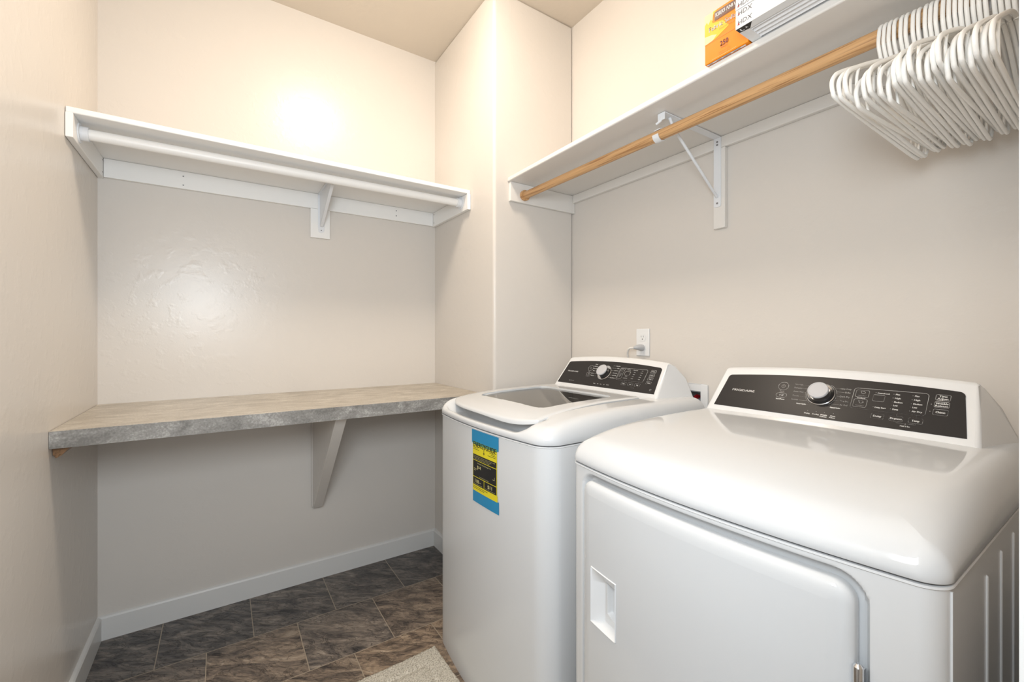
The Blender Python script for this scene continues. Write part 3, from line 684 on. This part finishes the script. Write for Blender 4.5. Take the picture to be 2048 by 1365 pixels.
text(L, 'Hold 3 Sec', .3960, .0160, Fq, .0028, .0165)
flat(L, circ(.4765, .0160, .0055, 20), Fq)
for a, s in ((.1965, 'Sensing'), (.2157, 'Wash'), (.2332, 'Rinse'), (.2506, 'Spin'), (.2694, 'Lid Lock')): text(L, s, a, .0155, Fq, .0028, .0016*len(s), bold=.0001)
child(L.build('lettering', PRINT, None, fixn=False), cpw)['label'] = 'white printed lettering and button outlines'
# yellow energy label taped to the front
def FE(a, b, h=0): y = 1.2685-a; return (WS.front(y)+.0035-.0016-h, y, .6435+b)
def patch(mb, a0, a1, b0, b1, mi, off=0, sk=0):
    n = 10; vs = [FE(a0+(a1-a0)*i/n, bb+sk*(a0+(a1-a0)*i/n)/.16, off) for i in range(n+1) for bb in (b0, b1)]
    mb.add(vs, [(2*i, 2*i+2, 2*i+3, 2*i+1) for i in range(n)], mi)
E = MB()
patch(E, 0, .158, .190, .2335, 0, 0); patch(E, .007, .150, .186, .196, 1, .0002); patch(E, .007, .150, .052, .187, 2, .0002); patch(E, .007, .150, .036, .044, 1, .0002)
patch(E, .007, .160, .0, .038, 0, 0); patch(E, .007, .153, .036, .055, 2, .00025)
lab = E.build('energy_label', [LBLUE, LGRN, LYEL], ws, fixn=False); lab['label'] = 'yellow and black energy label with blue tape ends'
L = MB(); B0 = 0
patch(L, .0095, .1475, .137, .155, 0, .0005); patch(L, .0095, .1475, .083, .135, 0, .0005); patch(L, .0095, .0775, .056, .081, 0, .0005); patch(L, .0800, .1475, .056, .081, 0, .0005)
text(L, 'ENERGYGUIDE', .0790, .1880, FE, .0165, .134, mi=0, off=.0006, bold=.0006)
outline(L, [(.078, .184), (.078, .168)], .002, FE, 0, .0006, closed=False); flat(L, [(.0735, .169), (.0825, .169), (.078, .162)], FE, 0, .0006)
for b, a0, a1 in ((.176, .010, .040), (.171, .010, .048), (.176, .110, .140), (.171, .118, .145), (.166, .100, .145), (.050, .010, .10), (.045, .010, .08)):
    patch(L, a0, a1, b, b+.0014, 0, .0006)
for s, a, b, h, wdt in (('$14', .0480, .1165, .010, .022), ('118', .0350, .0700, .011, .024), ('$11', .1120, .0700, .011, .024)):
    text(L, s, a, b, FE, h, wdt, mi=1, off=.0008, bold=.0004)
text(L, 'Estimated Yearly Energy Cost', .0785, .1290, FE, .0038, .080, mi=1, off=.0008); text(L, 'Cost Range of Similar Models', .0785, .0875, FE, .0024, .055, mi=1, off=.0008)
text(L, 'kWh', .0560, .0680, FE, .004, .010, mi=1, off=.0008)
for b, a0, a1 in ((.1505, .014, .140), (.1460, .014, .120), (.1415, .020, .110), (.0600, .014, .068), (.0600, .086, .140)): text(L, 'Compare the energy use of this model', (a0+a1)/2, b, FE, .0026, a1-a0, mi=1, off=.0008)
outline(L, [(.016, .104), (.138, .0985)], .0012, FE, 1, .0008, closed=False); outline(L, [(.016, .109), (.040, .108)], .0012, FE, 1, .0008, closed=False); outline(L, [(.138, .0985), (.138, .108)], .001, FE, 1, .0008, closed=False)
child(L.build('lettering', [INKB, LPALE], None, fixn=False), lab)['label'] = 'black blocks and pale lettering'

# ------------------------------------------------------------------ outlet, cord, washer box
po = thing('power_outlet', (XR, 1.2115, 1.1565), 'white wall outlet on the right wall behind the washing machine', 'outlet')
MB().box(XR-.0055, XR-.0003, 1.1777, 1.2453, 1.0995, 1.2135).build('cover_plate', PLASTW, po, bevel=.003, seg=3, smooth=50)
def zrr(c, hw, hh, cut):
    P = []
    for i in range(40):
        t = 2*math.pi*i/40; P.append((c[0]+hw*math.cos(t), max(c[1]-cut, min(c[1]+cut, c[1]+hh*math.sin(t)))))
    return P
for zc in (1.176, 1.137):
    r_ = MB().prism(zrr((1.2115, zc), .0172, .0172, .0142), lambda p, q, t: (t, p, q), XR-.0056, XR-.0072); f = r_.build('receptacle', PLASTW, po, smooth=40)
    s_ = MB(); s_.box(XR-.0074, XR-.007, 1.2165, 1.2180, zc+.001, zc+.0085); s_.box(XR-.0074, XR-.007, 1.2050, 1.2065, zc+.001, zc+.0085); s_.cyl((XR-.0074, 1.2115, zc-.006), (1, 0, 0), .0024, .0004, 12)
    child(s_.build('slots', DARK, None), f)
m = MB(); m.tube([(XR-.0076, 1.2115, 1.134), (XR-.020, 1.2125, 1.135), (XR-.028, 1.217, 1.136), (XR-.042, 1.228, 1.134)], [.0135, .0135, .011, .006], 14)
plug_mesh = m
def cat(P, n=8):
    P = [Vector(p) for p in P]; P = [2*P[0]-P[1]]+P+[2*P[-1]-P[-2]]; out = []
    for k in range(1, len(P)-2):
        for i in range(n):
            t = i/n; out.append(.5*((2*P[k])+(-P[k-1]+P[k+1])*t+(2*P[k-1]-5*P[k]+4*P[k+1]-P[k+2])*t*t+(-P[k-1]+3*P[k]-3*P[k+1]+P[k+2])*t**3))
    return out+[P[-2]]
m = MB(); m.tube(cat([(XR-.041, 1.2275, 1.134), (XR-.048, 1.246, 1.130), (XR-.040, 1.262, 1.108), (XR-.028, 1.264, 1.070), (XR-.022, 1.262, 1.00), (XR-.018, 1.255, .90)]), .0042, 10); pcord = m.build('power_cord', CORD, ws, smooth=60); child(plug_mesh.build('plug', CORDG, None, smooth=50), pcord)

wb = thing('laundry_box', (XR, 1.045, .88), 'white recessed water supply box in the right wall behind the washer and dryer', 'washer box')
m = MB()
for a in ((.918, hy0, .775, 1.005), (hy1, 1.172, .775, 1.005), (hy0, hy1, .775, hz0), (hy0, hy1, hz1, 1.005)): m.box(XR-.007, XR-.0003, *a)
m.build('faceplate', PLASTW, wb, bevel=.0015)
e = .002; m = MB(); x1 = XR+.085
m.box(x1, x1+.003, hy0+e, hy1-e, hz0+e, hz1-e).box(XR, x1, hy0+e, hy0+2*e, hz0+e, hz1-e).box(XR, x1, hy1-2*e, hy1-e, hz0+e, hz1-e).box(XR, x1, hy0+e, hy1-e, hz0+e, hz0+2*e).box(XR, x1, hy0+e, hy1-e, hz1-2*e, hz1-e)
m.build('inner_box', PLASTSH, wb, fixn=False)
m = MB(); m.cyl((XR+.035, .985, .905), (0, 0, 1), .011, .030, 16); m.cyl((XR+.035, .985, .935), (0, 0, 1), .015, .010, 8); m.build('supply_valve', CORDG, wb, smooth=40)
m = MB(); m.tube([(XR+.020, .985, .952), (XR+.030, .985, .956), (XR+.045, .985, .952)], .006, 10); m.cyl((XR+.034, .985, .944), (0, 0, 1), .004, .010, 10); m.build('valve_handle', RED, wb, smooth=40)
m = MB(); m.tube(cat([(XR+.035, .985, .936), (XR+.034, .985, .90), (XR+.018, .985, .85), (XR-.012, .985, .815), (XR-.02, .985, .76), (XR-.02, .985, .60)]), .0095, 14); m.build('water_hose', RED, wb, smooth=60)

# ------------------------------------------------------------------ bath mat
bm_ = MB(); X0, X1, Y0, Y1 = .19, .676, .72, 1.525; nx, ny = 110, 180; vs = []
for i in range(nx+1):
    for j in range(ny+1):
        u, v = i/nx, j/ny; x = X0+(X1-X0)*u; y = Y0+(Y1-Y0)*v
        e = min(u*(X1-X0), (1-u)*(X1-X0), v*(Y1-Y0), (1-v)*(Y1-Y0))
        z = .004+.010*roll(e, .012)-.0045*math.exp(-((e-.070)/.007)**2)+random.uniform(-.0013, .0013)
        x += random.uniform(-.0012, .0012)+(-.006*(v-.5) if True else 0)*(1 if u > .5 else 1); y += random.uniform(-.0012, .0012)+.012*(u**4)-.004
        if u == 1: x += .002*math.sin(v*60)
        vs.append((x, y, z))
fs = [(i*(ny+1)+j, (i+1)*(ny+1)+j, (i+1)*(ny+1)+j+1, i*(ny+1)+j+1) for i in range(nx) for j in range(ny)]
n0 = len(vs); rim = [i*(ny+1) for i in range(nx+1)]+[nx*(ny+1)+j for j in range(1, ny+1)]+[i*(ny+1)+ny for i in range(nx-1, -1, -1)]+[j for j in range(ny-1, 0, -1)]
vs += [(vs[k][0], vs[k][1], .0005) for k in rim]; nr = len(rim)
fs += [(rim[k], rim[(k+1) % nr], n0+(k+1) % nr, n0+k) for k in range(nr)]+[tuple(range(n0, n0+nr))]
bm_.add(vs, fs); tag(bm_.build('bath_mat', PILE, smooth=180), 'cream cotton bath mat on the tiled floor in front of the washing machine', 'mat')

# ------------------------------------------------------------------ things on the right shelf
TOP = 1.9025
bx = thing('dryer_sheet_box', (1.10, .62, TOP), 'orange box of dryer sheets standing at the front edge of the right shelf', 'box')
BX0, BX1, BY0, BY1, BZ1 = 1.069, 1.135, .5625, .677, TOP+.130
MB().box(BX0, BX1, BY0, BY1, TOP, BZ1).build('carton', [ORANGE], bx, bevel=.0012)
def FB(a, b, h=0): return (BX0-.0004-h, BY1-a, TOP+b)
Wb, Hb = BY1-BY0, BZ1-TOP; L = MB(); DV = .052
def quad(a0, a1, b0, b1, mi, off=0): flat(L, [(a0, b0), (a1, b0), (a1, b1), (a0, b1)], FB, mi, off)
flat(L, [(0, DV), (.030, DV+.003), (.066, DV+.018), (.050, DV+.040), (.022, Hb-.030), (.020, Hb-.012), (.035, Hb-.001), (0, Hb-.001)], FB, 0, 0)
flat(L, [(0, DV), (.022, DV+.002), (.034, DV+.012), (.020, DV+.018), (.008, DV+.020), (0, DV+.022)], FB, 1, .0002)
flat(L, [(0, Hb-.026), (.006, Hb-.020), (.010, Hb-.028), (.017, Hb-.018), (.022, Hb-.024), (.024, Hb-.001), (0, Hb-.001)], FB, 1, .0002)
quad(0, Wb, DV-.0005, DV+.0005, 2, .0003)
quad(.0275, .0850, Hb-.0255, Hb-.0060, 3, .0003); text(L, 'KIRKLAND', .0562, Hb-.0150, FB, .0100, .051, mi=5, off=.0006, bold=.0004)
quad(.0275, .0850, Hb-.0285, Hb-.0262, 3, .0003)
text(L, 'Fabric Softener', .0125, Hb-.0440, FB, .0120, .098, 'l', mi=5, off=.0006, bold=.0004)
text(L, 'sheets refreshing scent', .040, Hb-.0560, FB, .0045, .050, 'l', mi=2, off=.0006)
text(L, '250', .0535, .0340, FB, .0125, .0215, mi=4, off=.0006, bold=.0005); text(L, 'SHEETS', .0535, .0235, FB, .0035, .018, mi=4, off=.0006)
text(L, '16 cm x 22 cm', .0535, .0150, FB, .0036, .030, mi=2, off=.0006); text(L, '6.4 IN x 9 IN', .0535, .0090, FB, .0042, .030, mi=2, off=.0006)
quad(.020, .085, .0038, .0043, 1, .0003)
L.build('printing', [YELLOW, PALE, ORANGED, BROWN, PURPLE, PAPERW], bx, fixn=False)['label'] = 'printed front with brown name bar and white lettering'
L = MB()
def FU(a, b, h=0): return (BX0+b, BY1-a, TOP-.0004-h)
flat(L, [(.003, .0035), (.105, .0035), (.105, .0088), (.003, .0088)], FU, 0)
for a, n_ in ((.010, 4), (.030, 6), (.048, 9), (.075, 8)):
    for i in range(n_): flat(L, [(a+i*.0022, .0045), (a+i*.0022+.0011, .0045), (a+i*.0022+.0011, .0080), (a+i*.0022, .0080)], FU, 1, .0003)
L.build('bottom_print', [PAPERW, INK], bx, fixn=False)

FX0, FY1, FLEN, FWID = 1.005, .5585, .40, .44
zz = TOP; ths = (.0265, .0185, .0185, .0185)
labels = ('white-framed pleated air filter lying on the right shelf, lowest of its stack',
          'white-framed air filter in the stack on the right shelf, second from the bottom',
          'white-framed air filter in the stack on the right shelf, third from the bottom',
          'white-framed air filter on top of the stack on the right shelf')
for q, th in enumerate(ths):
    ft = thing('air_filter', (FX0+FWID/2, FY1-FLEN/2, zz), labels[q], 'air filter', 'air filters stacked on the right shelf')
    dx = (0, .0008, -.0006, .001)[q]; x0, x1, y0, y1 = FX0+dx, FX0+dx+FWID, FY1-FLEN, FY1; z0, z1 = zz+.0002, zz+th-.0004; bw = .022
    m = MB()
    for X0_, X1_, Y0_, Y1_ in ((x0, x0+bw, y0, y1), (x1-bw, x1, y0, y1), (x0+bw, x1-bw, y0, y0+bw), (x0+bw, x1-bw, y1-bw, y1)): m.box(X0_, X1_, Y0_, Y1_, z0, z1)
    m.build('frame', PAPERW, ft, fixn=False)
    m = MB(); n_ = 56; P = []
    for k in range(n_+1): P.append((x0+bw+(x1-x0-2*bw)*k/n_, (z0+.0008) if k % 2 else (z0+.0065)))
    m.add([(x, y, z) for x, z in P for y in (y0+bw, y1-bw)], [(2*i, 2*i+2, 2*i+3, 2*i+1) for i in range(n_)])
    m.build('pleated_media', PLEAT, ft)
    FF = lambda a, b, h=0: (x0-.0004-h, y1-a, z0+b)
    L = MB(); hh = z1-z0
    text(L, 'HDX', .006, hh*.5, FF, .0105, .032, 'l', mi=0, slant=.1)
    flat(L, [(.004, hh*.30), (.010, hh*.30), (.008, hh*.5)], FF, 1, .0002)
    if q == 0:
        text(L, '20x20x1', .135, hh*.5, FF, .006, .03, mi=0)
        FN = lambda a, b, h=0: (x0+b, y1-a, z0-.0004-h)
        flat(L, [(.0005, .0005), (.0375, .0005), (.0235, .0205), (.0005, .0165)], FN, 2)
        flat(L, [(.006, .013), (.007, .004), (.0095, .004), (.009, .0125), (.014, .0130), (.014, .0150)], FN, 3, .0004)
        flat(L, [(.0175, .013), (.0205, .005), (.0235, .013), (.0205, .011)], FN, 3, .0004)
    L.build('lettering', [INK, RED, INKB, PAPERW], ft, fixn=False)
    zz += th

# ------------------------------------------------------------------ hangers
def hanger_meshes():
    c = -.0050; r = .0245; P = []
    P += [(.0255, c-.020), (.0262, c-.010)]
    for i in range(13): t = R(0+180*i/12); P.append((r*math.cos(t)+.0005, c+r*math.sin(t)*.96))
    P += [(-.0255, c-.016), (-.0235, c-.030), (-.012, c-.048), (-.003, c-.058), (0, c-.070)]
    hook = MB(); hook.tube([tuple(p) for p in cat([(x, 0, z) for x, z in P], 3)], .0040, 10, up=(0, 1, 0), flat=.86)
    Q = [(0, -.070), (-.05, -.083), (-.12, -.118), (-.180, -.152), (-.200, -.168), (-.2085, -.184), (-.203, -.199), (-.188, -.207), (-.10, -.2085), (0, -.2085),
         (.10, -.2085), (.188, -.207), (.203, -.199), (.2085, -.184), (.200, -.168), (.180, -.152), (.12, -.118), (.05, -.083)]
    fr = MB(); pts = []; K = len(Q); n = 4
    Q = [(x*.975, z) for x, z in Q]
    for k in range(K):
        p0, p1, p2, p3 = [Vector((*Q[(k+d) % K], 0)) for d in (-1, 0, 1, 2)]
        for i in range(n):
            t = i/n; p = .5*((2*p1)+(-p0+p2)*t+(2*p0-5*p1+4*p2-p3)*t*t+(-p0+3*p1-3*p2+p3)*t**3); pts.append((p.x, 0, p.y))
    fr.tube(pts, .0042, 10, closed=True, up=(0, 1, 0), flat=.84)
    for s in (-1, 1): fr.tube(cat([(s*.150, 0, -.136), (s*.158, 0, -.160), (s*.157, 0, -.185), (s*.152, 0, -.207)], 4), .0028, 8, up=(0, 1, 0), flat=.9)
    return hook, fr
hook, fr = hanger_meshes()
GRP = 'plastic hangers on the wooden rod'
h0 = thing('clothes_hanger', (0, 0, 0), 'white plastic hanger at the left end of the row on the wooden rod', 'hanger', GRP)
hook.build('hook', HANG, h0, smooth=60); fr.build('hanger_frame', HANG, h0, smooth=60)
ycur = .326; NH = 23; yaws = [-6.5, -5.9, -4.6, -4.0, -2.4, -1.8, -.4, .2, .8, .4, -.4, -.8, -.2, .6, 1.0, .6, 0, .4, .9, .6, .1, .5, .9]
rolls = [6.0, 4.6, 5.2, -1.5, 1.2, 2.6, .2, -3.4, 2.0, 3.2, 1.5, 4.6, .6, -.6, 2.4, 4.0, -2.8, .6, 1.8, -1.2, 2.2, .4, 1.6]
for i in range(NH):
    if i == 0: o = h0
    else:
        o = h0.copy(); COL.objects.link(o)
        for ch in [c for c in bpy.data.objects if c.parent == h0]:
            c2 = ch.copy(); COL.objects.link(c2); c2.parent = o
        o['label'] = 'white plastic hanger in the tight row on the wooden rod, touching its neighbours'
    o.location = (RX, ycur, rodz(ycur)-.0015); o.rotation_euler = (0, R(rolls[i]*.95), R(yaws[i]*.6)); o['at'] = list(o.location)
    ycur -= .0078+(.0022 if i in (3, 5, 7, 10, 18) else 0)
for o in list(bpy.data.objects):
    if 'at' in o: del o['at']
